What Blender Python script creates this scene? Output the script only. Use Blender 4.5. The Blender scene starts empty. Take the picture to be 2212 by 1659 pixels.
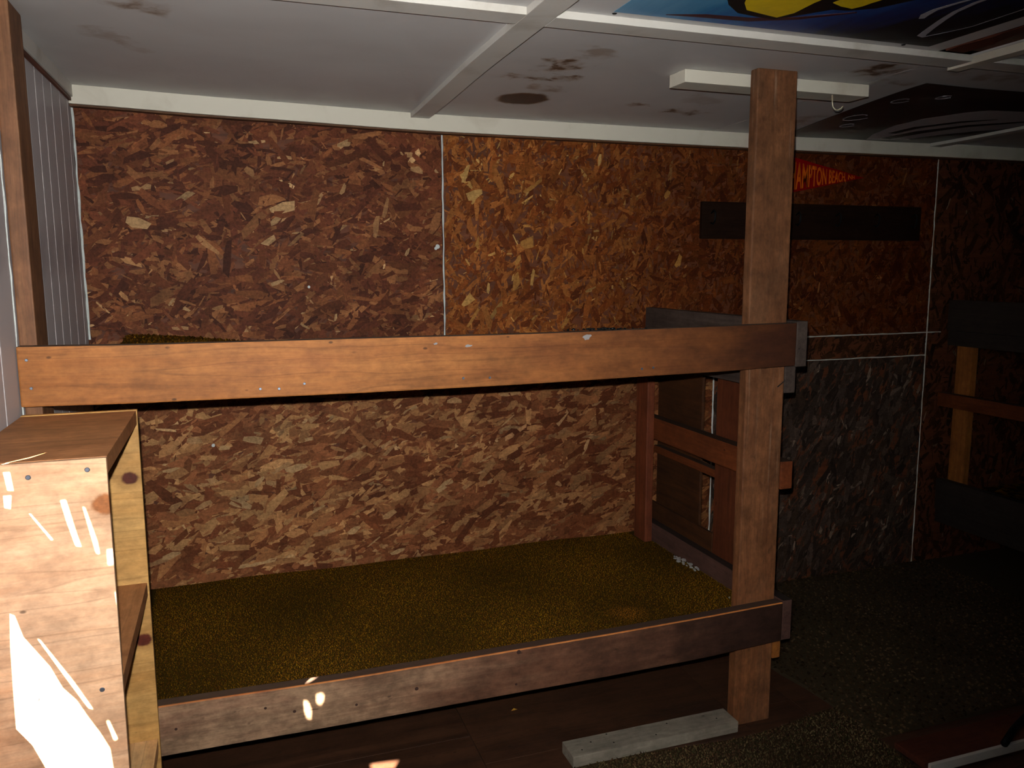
import bpy, bmesh, math, random
import numpy as np
from mathutils import Vector, Matrix

random.seed(7)
SC = bpy.context.scene
COL = SC.collection

# ------------------------------------------------------------------ camera
cam_d = bpy.data.cameras.new('camera')
cam_d.sensor_width = 36.0
cam_d.lens = 28.485
cam_d.clip_start = 0.02
cam = bpy.data.objects.new('camera', cam_d)
COL.objects.link(cam)
CAM = Vector((0.0, 0.0, 1.51))
def cam_basis(yaw, pitch, roll):
    f = Vector((math.sin(yaw) * math.cos(pitch), math.cos(yaw) * math.cos(pitch), -math.sin(pitch)))
    r = Vector((math.cos(yaw), -math.sin(yaw), 0.0))
    u = r.cross(f)
    c, s = math.cos(roll), math.sin(roll)
    return r * c + u * s, u * c - r * s, f
CR, CU, CF = cam_basis(math.radians(19.1413), math.radians(8.16215), math.radians(-0.16692))
m = Matrix((CR, CU, -CF)).transposed().to_4x4()
m.translation = CAM
cam.matrix_world = m
SC.camera = cam

# ------------------------------------------------------------------ world, sun, flash, exposure
world = bpy.data.worlds.new('daylight')
SC.world = world
world.use_nodes = True
wn = world.node_tree
bg = wn.nodes['Background']
bg.inputs['Color'].default_value = (0.62, 0.76, 1.0, 1)
bg.inputs['Strength'].default_value = 3.0

SUN_DIR = Vector((0.42, 0.62, -0.66)).normalized()
sun_d = bpy.data.lights.new('sun', 'SUN')
sun_d.energy = 130.0
sun_d.angle = math.radians(0.45)
sun_d.color = (1.0, 0.90, 0.76)
sun = bpy.data.objects.new('sun', sun_d)
COL.objects.link(sun)
sun.rotation_euler = SUN_DIR.to_track_quat('-Z', 'Y').to_euler()
sun.location = (-4, -5, 6)

# the photographer's built-in flash, 6 cm above the lens
fl_d = bpy.data.lights.new('camera_flash', 'SPOT')
fl_d.energy = 222.0
fl_d.color = (1.0, 0.965, 0.90)
fl_d.shadow_soft_size = 0.008
fl_d.spot_size = math.radians(102)
fl_d.spot_blend = 1.0
flash = bpy.data.objects.new('camera_flash', fl_d)
COL.objects.link(flash)
flash.location = CAM + CU * 0.06 - CR * 0.015
FL_AIM = (CF - CR * 0.16 + CU * 0.03).normalized()
flash.rotation_euler = FL_AIM.to_track_quat('-Z', 'Y').to_euler()

vs = SC.view_settings
vs.view_transform = 'Standard'
vs.look = 'None'
vs.gamma = 1.0
vs.use_curve_mapping = False
vs.exposure = 0.0
cy = SC.cycles
cy.max_bounces = 5; cy.diffuse_bounces = 3; cy.glossy_bounces = 2
cy.caustics_reflective = False; cy.caustics_refractive = False

# ------------------------------------------------------------------ helpers
def lin(r, g, b):
    def f(c):
        c /= 255.0
        return c / 12.92 if c <= 0.04045 else ((c + 0.055) / 1.055) ** 2.4
    return (f(r), f(g), f(b), 1.0)

def tag(o, label=None, cat=None, group=None, kind=None):
    if label: o['label'] = label
    if cat: o['category'] = cat
    if group: o['group'] = group
    if kind: o['kind'] = kind
    return o

def thing(name, loc, label, cat, group=None):
    o = bpy.data.objects.new(name, None)
    COL.objects.link(o)
    o.location = loc
    o.empty_display_size = 0.1
    return tag(o, label, cat, group)

def world_loc(o):
    v = Vector(o.location)
    while o.parent:
        o = o.parent
        v += Vector(o.location)
    return v

def add(name, me, mat, parent=None, loc=(0, 0, 0)):
    """link a mesh object; loc is the world location (parents carry no rotation
    unless rel is used)"""
    o = bpy.data.objects.new(name, me)
    COL.objects.link(o)
    if mat is not None:
        me.materials.clear(); me.materials.append(mat)
    if parent is not None:
        o.parent = parent
        pm = parent_matrix(parent)
        o.location = pm.inverted() @ Vector(loc)
        o.rotation_euler = (0, 0, 0)
        o['_w'] = 0
        del o['_w']
    else:
        o.location = loc
    return o

def parent_matrix(o):
    m = Matrix.LocRotScale(o.location, o.rotation_euler, o.scale)
    if o.parent:
        m = parent_matrix(o.parent) @ m
    return m

def set_world(o, loc, rot):
    m = Matrix.LocRotScale(Vector(loc), rot, Vector((1, 1, 1)))
    if o.parent:
        m = parent_matrix(o.parent).inverted() @ m
    l, q, s = m.decompose()
    o.location = l
    o.rotation_euler = q.to_euler()

def mesh_bm(name, bm, smooth=False):
    me = bpy.data.meshes.new(name)
    bm.to_mesh(me); bm.free()
    if smooth:
        for p in me.polygons: p.use_smooth = True
    return me

def mesh_py(name, verts, faces):
    me = bpy.data.meshes.new(name)
    me.from_pydata([tuple(v) for v in verts], [], faces)
    me.update()
    return me

GR = {'x': Matrix.Identity(3),
      'y': Matrix.Rotation(math.pi / 2, 3, 'Z'),
      'z': Matrix.Rotation(-math.pi / 2, 3, 'Y')}

def board(name, a, b, mat, parent=None, grain=None, bevel=0.003, prof=None, seg=1, wear=0.0, edge=None):
    """a sawn board between world corners a and b. Local X runs along the grain.
    prof(world_x) -> (dz_bottom, dz_top) bends a board that runs along x."""
    a = Vector(a); b = Vector(b)
    d = b - a; c = (a + b) / 2
    if grain is None:
        grain = 'xyz'[max(range(3), key=lambda i: d[i])]
    if grain == 'x': L = (d.x, d.y, d.z)
    elif grain == 'y': L = (d.y, d.x, d.z)
    else: L = (d.z, d.y, d.x)
    bm = bmesh.new()
    bmesh.ops.create_cube(bm, size=1.0)
    bmesh.ops.scale(bm, vec=L, verts=bm.verts)
    if bevel > 0:
        bmesh.ops.bevel(bm, geom=bm.edges[:], offset=bevel, segments=2, affect='EDGES', profile=0.6)
    nseg = seg
    if prof or wear: nseg = max(seg, 24)
    if nseg > 1:
        for i in range(1, nseg):
            x = -L[0] / 2 + L[0] * i / nseg
            bmesh.ops.bisect_plane(bm, geom=bm.verts[:] + bm.edges[:] + bm.faces[:], plane_co=(x, 0, 0), plane_no=(1, 0, 0))
    if prof:
        for v in bm.verts:
            lo, hi = prof(v.co.x + c.x)
            t = (v.co.z + L[2] / 2) / L[2]
            v.co.z += lo * (1 - t) + hi * t
    if wear:
        rnd = random.Random(hash(name) % 999 + int(1000 * abs(c.x)))
        for v in bm.verts:
            v.co.y += rnd.uniform(-wear, wear); v.co.z += rnd.uniform(-wear, wear)
    me = mesh_bm(name, bm)
    o = bpy.data.objects.new(name, me)
    COL.objects.link(o)
    me.materials.append(mat)
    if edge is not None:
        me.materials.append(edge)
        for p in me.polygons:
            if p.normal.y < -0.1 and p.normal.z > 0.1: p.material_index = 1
    if parent is not None: o.parent = parent
    set_world(o, c, GR[grain].to_quaternion())
    return o

def plain_box(name, a, b, mat, parent=None, bevel=0.0):
    return board(name, a, b, mat, parent, grain='x', bevel=bevel)

def lerp_table(tab):
    def f(x):
        if x <= tab[0][0]: return tab[0][1]
        for (x0, y0), (x1, y1) in zip(tab, tab[1:]):
            if x <= x1:
                t = (x - x0) / (x1 - x0); t = t * t * (3 - 2 * t) * 0.5 + t * 0.5
                return y0 + (y1 - y0) * t
        return tab[-1][1]
    return f

# ------------------------------------------------------------------ materials
def new_mat(name):
    mt = bpy.data.materials.new(name)
    mt.use_nodes = True
    nt = mt.node_tree
    bsdf = nt.nodes['Principled BSDF']
    return mt, nt, bsdf

class NT:
    """tiny node-graph helper"""
    def __init__(s, nt): s.nt = nt
    def n(s, t, **kw):
        x = s.nt.nodes.new(t)
        for k, v in kw.items(): setattr(x, k, v)
        return x
    def link(s, a, b): s.nt.links.new(a, b)
    def val(s, sock, v):
        if hasattr(v, 'node') or isinstance(v, bpy.types.NodeSocket): s.link(v, sock)
        else: sock.default_value = v
    def math(s, op, a, b=0.0, clamp=False):
        x = s.n('ShaderNodeMath', operation=op, use_clamp=clamp)
        s.val(x.inputs[0], a); s.val(x.inputs[1], b)
        return x.outputs[0]
    def vec(s, op, a, b=(0, 0, 0)):
        x = s.n('ShaderNodeVectorMath', operation=op)
        s.val(x.inputs[0], a); s.val(x.inputs[1], b)
        return x.outputs['Value'] if op in ('LENGTH', 'DISTANCE', 'DOT_PRODUCT') else x.outputs['Vector']
    def mix(s, fac, a, b, mode='MIX'):
        x = s.n('ShaderNodeMix', data_type='RGBA', blend_type=mode)
        s.val(x.inputs[0], fac); s.val(x.inputs[6], a); s.val(x.inputs[7], b)
        return x.outputs[2]
    def noise(s, vec, scale=5, detail=3, rough=0.5, dist=0.0):
        x = s.n('ShaderNodeTexNoise')
        s.link(vec, x.inputs['Vector'])
        x.inputs['Scale'].default_value = scale; x.inputs['Detail'].default_value = detail
        x.inputs['Roughness'].default_value = rough; x.inputs['Distortion'].default_value = dist
        return x.outputs['Fac']
    def ramp(s, fac, stops, interp='LINEAR'):
        x = s.n('ShaderNodeValToRGB')
        x.color_ramp.interpolation = interp
        while len(x.color_ramp.elements) < len(stops): x.color_ramp.elements.new(0.5)
        for e, (p, c) in zip(x.color_ramp.elements, stops):
            e.position = p; e.color = c
        s.val(x.inputs[0], fac)
        return x.outputs[0]
    def rng(s, v, a, b, c=0.0, d=1.0, smooth=False):
        x = s.n('ShaderNodeMapRange', interpolation_type='SMOOTHSTEP' if smooth else 'LINEAR')
        s.val(x.inputs[0], v)
        for i, q in enumerate((a, b, c, d)): x.inputs[i + 1].default_value = q
        return x.outputs[0]
    def bump(s, h, strength=0.3, dist=0.002):
        x = s.n('ShaderNodeBump')
        x.inputs['Strength'].default_value = strength; x.inputs['Distance'].default_value = dist
        s.link(h, x.inputs['Height'])
        return x.outputs[0]

def wood(name, light, dark, stain=None, stain_amt=0.5, rough=0.62, ring=1.0, fine=1.0, knots=(), knot_col=(70, 28, 14),
         blot=None, blot_amt=0.0, spec=0.3, dust=None, grad=None, streak=None, grime=0.5):
    """sawn timber: rings and pores stretched along local X"""
    mt, nt, bs = new_mat(name)
    g = NT(nt)
    tc = g.n('ShaderNodeTexCoord')
    oi = g.n('ShaderNodeObjectInfo')
    rnd = g.vec('SCALE', (7.3, 3.1, 5.7)); 
    sc = rnd.node; g.link(oi.outputs['Random'], sc.inputs['Scale'])
    p0 = tc.outputs['Object']
    p = g.vec('ADD', p0, rnd)
    # knots bend the grain a little
    kmask = None
    kwarp = g.math('MULTIPLY', g.math('SUBTRACT', g.noise(p0, 60, 3), 0.5), 0.5)
    for (kx, ky, kz, kl, kw) in knots:
        d = g.vec('MULTIPLY', g.vec('SUBTRACT', p0, (kx, ky, kz)), (1 / kl, 1 / kw, 1 / kw))
        ln = g.math('ADD', g.vec('LENGTH', d), kwarp)
        km = g.rng(ln, 0.75, 1.1, 1.0, 0.0, True)
        kmask = (km, ln) if kmask is None else (g.math('MAXIMUM', kmask[0], km), g.math('MINIMUM', kmask[1], ln))
    slow = g.n('ShaderNodeTexNoise'); g.link(g.vec('MULTIPLY', p, (2.0, 5, 5)), slow.inputs['Vector'])
    slow.inputs['Scale'].default_value = 1.0; slow.inputs['Detail'].default_value = 2
    sway = g.vec('SCALE', g.vec('SUBTRACT', slow.outputs['Color'], (0.5, 0.5, 0.5))); sway.node.inputs['Scale'].default_value = 0.05
    pg = g.vec('ADD', p, sway)
    n0 = g.noise(g.vec('MULTIPLY', pg, (0.7, 18, 18)), 1.0, 2, 0.5)
    n1 = g.noise(g.vec('MULTIPLY', pg, (1.6, 70, 70)), 1.0, 4, 0.6)
    n2 = g.noise(g.vec('MULTIPLY', pg, (12, 320, 320)), 1.0, 3, 0.6)
    t = g.math('ADD', g.math('MULTIPLY', n0, 0.55 * ring), g.math('MULTIPLY', n1, 1.0 - 0.55 * ring))
    t = g.rng(t, 0.30, 0.70)
    c = g.mix(t, lin(*light), lin(*dark))
    # thin late-wood lines where the slow rings turn over
    line = g.math('ABSOLUTE', g.math('SUBTRACT', g.math('FRACT', g.math('MULTIPLY', n0, 5.0)), 0.5))
    c = g.mix(g.math('MULTIPLY', g.rng(line, 0.0, 0.10, 1, 0, True), 0.40 * ring), c, lin(*[v * 0.72 for v in dark]))
    c = g.mix(g.math('MULTIPLY', g.rng(n2, 0.45, 0.75), 0.35 * fine), c, lin(*[v * 0.6 for v in dark]))
    if stain:
        sm = g.rng(g.noise(g.vec('MULTIPLY', p, (2.2, 7, 7)), 1.0, 5, 0.62, 0.6), 0.5, 0.75, 0, stain_amt, True)
        c = g.mix(sm, c, lin(*stain))
    if blot:
        bmk = g.rng(g.noise(g.vec('MULTIPLY', p, (9, 30, 30)), 1.0, 4, 0.65, 0.8), 0.64, 0.74, 0, blot_amt, True)
        c = g.mix(bmk, c, lin(*blot))
    if kmask:
        rings = g.noise(g.vec('MULTIPLY', p0, (90, 90, 90)), 1.0, 3)
        kc = g.mix(rings, lin(*[v * 0.55 for v in knot_col]), lin(*knot_col))
        halo = g.rng(kmask[1], 0.9, 2.2, 0.5, 0.0, True)
        c = g.mix(halo, c, lin(*[v * 0.85 for v in dark]))
        c = g.mix(kmask[0], c, kc)
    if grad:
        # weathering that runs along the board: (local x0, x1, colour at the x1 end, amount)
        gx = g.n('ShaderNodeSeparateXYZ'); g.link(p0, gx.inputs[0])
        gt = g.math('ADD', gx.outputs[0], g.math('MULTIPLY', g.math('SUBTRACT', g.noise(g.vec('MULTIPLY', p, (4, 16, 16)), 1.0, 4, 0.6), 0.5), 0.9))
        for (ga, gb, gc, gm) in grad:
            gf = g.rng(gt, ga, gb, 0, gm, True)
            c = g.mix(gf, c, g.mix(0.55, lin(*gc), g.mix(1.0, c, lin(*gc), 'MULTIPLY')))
    if streak:
        sk = g.rng(g.noise(g.vec('MULTIPLY', p, (0.9, 48, 48)), 1.0, 5, 0.7), 0.56, 0.70, 0, 0.6, True)
        c = g.mix(g.math('MULTIPLY', sk, g.rng(g.noise(p, 5, 3), 0.4, 0.6, 0, 1, True)), c, lin(*streak))
    if grime:
        g1 = g.rng(g.noise(p, 9, 4, 0.7, 0.0), 0.3, 0.7, 1 - 0.55 * grime, 1 + 0.35 * grime)
        g2 = g.rng(g.noise(g.vec('MULTIPLY', p, (30, 60, 60)), 1.0, 3, 0.75), 0.3, 0.7, 1 - 0.35 * grime, 1 + 0.3 * grime)
        gv = g.vec('SCALE', c); g.link(g.math('MULTIPLY', g1, g2), gv.node.inputs['Scale'])
        c = gv
        vo = g.n('ShaderNodeTexVoronoi'); g.link(g.vec('MULTIPLY', p, (14, 26, 26)), vo.inputs['Vector']); vo.inputs['Scale'].default_value = 1.0
        sp = g.math('MULTIPLY', g.rng(vo.outputs['Distance'], 0.05, 0.11, 1, 0, True), g.rng(g.noise(p, 7, 2), 0.48, 0.6, 0, 0.75, True))
        c = g.mix(sp, c, lin(*[v * 0.35 for v in dark]))
    if dust:
        ge = g.n('ShaderNodeNewGeometry'); gz = g.n('ShaderNodeSeparateXYZ'); g.link(ge.outputs['Normal'], gz.inputs[0])
        c = g.mix(g.rng(gz.outputs[2], 0.75, 0.95, 0, 0.85, True), c, lin(*dust))
    g.link(c, bs.inputs['Base Color'])
    bs.inputs['Roughness'].default_value = rough
    bs.inputs['Specular IOR Level'].default_value = spec
    hgt = g.math('ADD', g.math('MULTIPLY', n2, 0.6), g.math('MULTIPLY', n1, 0.5))
    g.link(g.bump(hgt, 0.35, 0.0015), bs.inputs['Normal'])
    return mt

def paint(name, col, dirt=(120, 100, 70), dirt_amt=0.35, rough=0.5, scale=6.0, spec=0.35, chips=None):
    mt, nt, bs = new_mat(name)
    g = NT(nt)
    tc = g.n('ShaderNodeTexCoord'); p = tc.outputs['Object']
    n = g.noise(p, scale, 5, 0.6, 0.5)
    c = g.mix(g.rng(n, 0.5, 0.8, 0, dirt_amt, True), lin(*col), lin(*dirt))
    if chips:
        ch = g.rng(g.noise(p, 28, 4, 0.6, 1.0), 0.66, 0.70, 0, 0.9, True)
        c = g.mix(ch, c, lin(*chips))
    g.link(c, bs.inputs['Base Color'])
    bs.inputs['Roughness'].default_value = rough
    bs.inputs['Specular IOR Level'].default_value = spec
    g.link(g.bump(g.noise(p, 90, 3), 0.12, 0.001), bs.inputs['Normal'])
    return mt

def plain(name, col, rough=0.6, metal=0.0, spec=0.3):
    mt, nt, bs = new_mat(name)
    g = NT(nt)
    tc = g.n('ShaderNodeTexCoord')
    n = g.noise(tc.outputs['Object'], 40, 3)
    c = g.mix(g.rng(n, 0.3, 0.8, 0, 0.35), lin(*col), lin(*[v * 0.7 for v in col]))
    g.link(c, bs.inputs['Base Color'])
    bs.inputs['Roughness'].default_value = rough
    bs.inputs['Metallic'].default_value = metal
    bs.inputs['Specular IOR Level'].default_value = spec
    return mt

def attr_mat(name, rough=0.6, spec=0.3, grain=True):
    """colour comes from each strand's / tuft's own colour attribute, with grain along its UV length"""
    mt, nt, bs = new_mat(name)
    g = NT(nt)
    at = g.n('ShaderNodeAttribute', attribute_name='Col')
    c = at.outputs['Color']
    if grain:
        uv = g.n('ShaderNodeUVMap', uv_map='UVMap')
        n = g.noise(g.vec('MULTIPLY', uv.outputs['UV'], (60, 900, 1)), 1.0, 3, 0.6, 0.3)
        c = g.mix(g.rng(n, 0.35, 0.75, 0, 0.55), c, g.mix(1.0, c, (0.45, 0.4, 0.36, 1), 'MULTIPLY'))
        tc = g.n('ShaderNodeTexCoord'); po = tc.outputs['Object']
        m1 = g.rng(g.noise(po, 110, 4, 0.75), 0.3, 0.7, 0.62, 1.32)
        m2 = g.rng(g.noise(po, 7, 4, 0.65), 0.3, 0.7, 0.70, 1.24)
        m3 = g.rng(g.noise(g.vec('MULTIPLY', po, (24, 24, 90)), 1.0, 4, 0.7), 0.3, 0.7, 0.80, 1.18)
        gv = g.vec('SCALE', c); g.link(g.math('MULTIPLY', g.math('MULTIPLY', m1, m2), m3), gv.node.inputs['Scale'])
        c = gv
        g.link(g.bump(n, 0.3, 0.001), bs.inputs['Normal'])
    g.link(c, bs.inputs['Base Color'])
    bs.inputs['Roughness'].default_value = rough
    bs.inputs['Specular IOR Level'].default_value = spec
    return mt

M = {}
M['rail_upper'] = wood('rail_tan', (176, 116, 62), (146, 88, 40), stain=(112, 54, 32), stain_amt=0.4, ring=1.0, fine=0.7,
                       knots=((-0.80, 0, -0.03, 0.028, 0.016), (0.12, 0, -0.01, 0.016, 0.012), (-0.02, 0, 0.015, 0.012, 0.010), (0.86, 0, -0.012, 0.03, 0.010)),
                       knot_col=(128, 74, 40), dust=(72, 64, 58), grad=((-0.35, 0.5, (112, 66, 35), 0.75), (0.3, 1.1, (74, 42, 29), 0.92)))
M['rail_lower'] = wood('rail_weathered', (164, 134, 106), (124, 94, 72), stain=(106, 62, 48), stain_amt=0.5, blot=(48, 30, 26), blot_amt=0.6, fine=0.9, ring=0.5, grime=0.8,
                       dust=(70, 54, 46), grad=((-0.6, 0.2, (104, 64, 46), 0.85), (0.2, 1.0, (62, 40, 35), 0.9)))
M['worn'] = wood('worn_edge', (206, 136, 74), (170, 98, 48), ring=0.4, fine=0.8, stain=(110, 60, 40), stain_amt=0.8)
M['post'] = wood('post_brown', (140, 91, 57), (108, 64, 38), stain=(120, 94, 72), stain_amt=0.35, fine=1.0, blot=(56, 36, 30), blot_amt=0.5, ring=0.6, streak=(158, 134, 112), grime=0.8,
                 grad=((-1.0, 0.6, (118, 88, 62), 0.5),))
M['post_side'] = wood('post_left_brown', (140, 98, 66), (106, 68, 46), stain=(64, 36, 27), stain_amt=0.5, ring=0.6, knots=((0.2, 0, 0, 0.018, 0.012), (-0.34, 0, 0, 0.016, 0.01)))
M['red'] = wood('post_red', (128, 66, 38), (94, 44, 26), stain=(64, 30, 20), stain_amt=0.4, ring=0.6)
M['grey'] = wood('board_grey', (82, 70, 64), (58, 48, 44), stain=(44, 34, 30), stain_amt=0.5, ring=0.6, dust=(50, 44, 40))
M['grey_red'] = wood('board_greyred', (96, 68, 60), (68, 46, 40), stain=(120, 110, 108), stain_amt=0.2, ring=0.6, dust=(30, 26, 24))
M['grey_dim'] = wood('board_grey_dim', (56, 47, 42), (40, 33, 30), stain=(32, 25, 22), stain_amt=0.5, ring=0.6, dust=(36, 32, 29))  # darker copy of board_grey; weak flash at the far bunk put into colour
M['new'] = wood('board_new', (170, 108, 52), (134, 78, 34), fine=0.7, ring=0.6)
M['orange'] = wood('board_orange', (118, 60, 29), (90, 43, 19), fine=0.6, ring=0.6, dust=(44, 38, 32))
M['ply_red'] = wood('plywood_red', (106, 54, 30), (74, 34, 18), ring=1.0, fine=0.5, stain=(52, 25, 15), stain_amt=0.5)
M['ply_dark'] = wood('plywood_dark', (82, 48, 25), (52, 29, 15), ring=1.0, fine=0.5, stain=(36, 19, 12), stain_amt=0.6)
M['ply'] = wood('plywood_tan', (226, 186, 136), (206, 156, 102), ring=1.0, fine=0.4, stain=(150, 96, 56), stain_amt=0.3)
M['ply_top'] = wood('plywood_brown', (180, 124, 80), (150, 98, 58), ring=0.7, fine=0.6, stain=(98, 54, 30), stain_amt=0.6)
M['ply_edge'] = wood('plywood_edge', (104, 70, 46), (74, 46, 28), ring=1.0, fine=1.0)
M['pale'] = wood('board_pale', (150, 142, 128), (120, 112, 100), stain=(98, 90, 80), stain_amt=0.4, fine=0.5, blot=(76, 62, 52), blot_amt=0.4, ring=0.5)
M['deck'] = wood('deck_plywood', (110, 74, 46), (80, 50, 30))
M['redbrown'] = wood('floor_board_brown', (104, 54, 38), (74, 38, 28), stain=(140, 80, 36), stain_amt=0.35, ring=0.6)
M['rack'] = wood('rack_dark', (42, 26, 17), (27, 16, 11), fine=0.5, rough=0.7, spec=0.08)
M['white'] = paint('trim_white', (210, 207, 194), rough=0.5, dirt_amt=0.25)
M['white2'] = paint('batten_white', (204, 202, 197), rough=0.5, dirt=(140, 130, 112), dirt_amt=0.4)
M['plank'] = paint('plank_white', (182, 178, 182), rough=0.5, dirt=(110, 102, 110), dirt_amt=0.5, scale=3)
M['groove'] = paint('groove_white', (228, 226, 218), rough=0.5, dirt_amt=0.2)
M['caulk'] = paint('caulk_white', (196, 204, 204), rough=0.6, dirt_amt=0.4, scale=40)
M['screw'] = plain('screw_steel', (120, 128, 142), 0.4, 0.8)
M['dark'] = plain('gap_dark', (22, 15, 12), 0.9)
M['gouge'] = plain('gouge_brown', (58, 38, 32), 0.9)
M['iron'] = plain('iron_black', (22, 26, 28), 0.45, 0.6)
M['hook'] = plain('hook_white', (224, 218, 190), 0.35, 0.2, 0.5)

# ------------------------------------------------------------------ shell of the room
XL, XR, YB, YF = -0.462, 5.50, 3.10, -1.10
ceil_dip = lerp_table([(-0.5, 0.012), (0.05, -0.002), (0.75, -0.015), (2.3, -0.014), (3.4, -0.008), (5.5, 0.0)])
def zc(x, y):
    t = min(1.0, max(0.0, (y - 2.2) / 0.85)); t = t * t * (3 - 2 * t)
    return 2.093 + ceil_dip(x) * t

def structure(o, label):
    return tag(o, label, None, None, 'structure')

# ---- back wall: studs-and-sheathing slab plus six OSB sheets
wall_back = structure(plain_box('wall_back', (XL - 0.1, YB + 0.014, -0.05), (XR + 0.1, YB + 0.10, 2.3), M['dark']), 'back wall sheathed in brown strand board sheets')
M['osb_base'] = wood('strand_base', (112, 62, 34), (74, 38, 20), ring=0.6, fine=0.6)
M['osb_flake'] = attr_mat('strand_flakes', rough=0.62, spec=0.14)

def flakes_mesh(name, x0, x1, z0, z1, ang, spread, pal, pale, pale_frac, density, seed, special=(), size=1.0, tint=None):
    """overlapping wood strands pressed into the face of a sheet (local origin at sheet corner)"""
    R = np.random.default_rng(seed)
    area = (x1 - x0) * (z1 - z0)
    n = int(area * density)
    verts, faces, cols, uvs = [], [], [], []
    items = []
    for i in range(n):
        L = float(np.clip(R.lognormal(math.log(0.034), 0.6), 0.010, 0.13)) * size
        W = float(np.clip(L * R.uniform(0.10, 0.5), 0.004, 0.032)) * (0.8 + 0.2 * size)
        a = math.radians(ang + R.normal(0, spread))
        if R.random() < 0.12: a = R.uniform(0, math.pi)
        cx, cz = R.uniform(x0, x1), R.uniform(z0, z1)
        k = R.random()
        if k < pale_frac:
            c = np.array(pale[R.integers(len(pale))]) * R.uniform(0.55, 1.05); L *= 0.8; W *= 0.65
        else:
            c = np.array(pal[R.integers(len(pal))])
        c = c * (0.75 + 0.5 * R.random())
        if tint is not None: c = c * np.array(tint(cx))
        items.append((cx, cz, L, W, a, c, R.random()))
    for (cx, cz, L, W, deg, c) in special:
        items.append((cx, cz, L, W, math.radians(deg), np.array(c), 1.05 + 0.1 * R.random()))
    for (cx, cz, L, W, a, c, dep) in items:
        ca, sa = math.cos(a), math.sin(a)
        j = R.uniform(-0.3, 0.3, 12)
        h = L / 2; w = W / 2
        k = R.uniform(0.25, 0.9, 4)
        loc = [(-h * (1 + 0.3 * j[0]), -w * k[0]), (-h * 0.3 * (1 + j[1]), -w * (1 + j[8])), (h * (1 + 0.3 * j[2]), -w * k[1] * (1 + j[3])),
               (h * (1 + 0.5 * j[4]) + W * j[5], w * k[2] * (1 + j[6])), (h * 0.2 * (1 + j[9]), w * (1 + j[10])), (-h * (1 + 0.5 * j[7]) + W * j[11], w * k[3])]
        pts = [(cx + u * ca - v * sa, cz + u * sa + v * ca) for u, v in loc]
        if min(p[0] for p in pts) < x0 + 0.002 or max(p[0] for p in pts) > x1 - 0.002: 
            pts = [(min(max(p[0], x0 + 0.002), x1 - 0.002), p[1]) for p in pts]
        if min(p[1] for p in pts) < z0 + 0.002 or max(p[1] for p in pts) > z1 - 0.002:
            pts = [(p[0], min(max(p[1], z0 + 0.002), z1 - 0.002)) for p in pts]
        b = len(verts)
        y = -0.0003 - 0.0016 * dep
        tx, tz = R.normal(0, 0.006, 2)
        for (px, pz), (u, v) in zip(pts, loc):
            verts.append((px - x0, y + tx * (px - cx) + tz * (pz - cz), pz - z0))
        faces.append(tuple(range(b, b + len(pts))))
        ou, ov = R.uniform(0, 9, 2)
        for (u, v) in loc:
            cols.append((c[0], c[1], c[2], 1.0)); uvs.append((u + ou, v + ov))
    me = mesh_py(name, verts, faces)
    ca_ = me.color_attributes.new('Col', 'FLOAT_COLOR', 'POINT')
    ca_.data.foreach_set('color', np.array(cols, dtype=np.float32).ravel())
    uvl = me.uv_layers.new(name='UVMap')
    li = np.zeros(len(me.loops), dtype=np.int32); me.loops.foreach_get('vertex_index', li)
    uvl.data.foreach_set('uv', np.array(uvs, dtype=np.float32)[li].ravel())
    return me

def L3(*rgb): return lin(*rgb)[:3]
RED = [L3(112, 64, 38), L3(100, 54, 31), L3(126, 76, 44), L3(88, 45, 27), L3(140, 92, 56), L3(76, 38, 24), L3(106, 57, 35), L3(96, 50, 32)]
ORG = [L3(140, 80, 34), L3(124, 66, 25), L3(152, 92, 42), L3(110, 54, 20), L3(158, 100, 47), L3(98, 48, 19), L3(130, 73, 29)]
BRN = [L3(152, 102, 63), L3(126, 76, 45), L3(166, 118, 75), L3(108, 60, 35), L3(178, 132, 86), L3(116, 66, 38), L3(138, 86, 53)]
GRY = [L3(76, 63, 55), L3(62, 50, 43), L3(52, 41, 36), L3(86, 71, 63), L3(68, 52, 42), L3(46, 36, 31)]
DRK = [L3(70, 43, 27), L3(58, 34, 21), L3(50, 30, 19), L3(80, 50, 30), L3(44, 27, 18)]
PALE = [L3(186, 142, 98), L3(168, 122, 80), L3(198, 158, 112)]
PALEO = [L3(196, 150, 84), L3(180, 128, 64), L3(208, 164, 98)]
PALEG = [L3(150, 132, 116), L3(126, 110, 96)]

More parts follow.
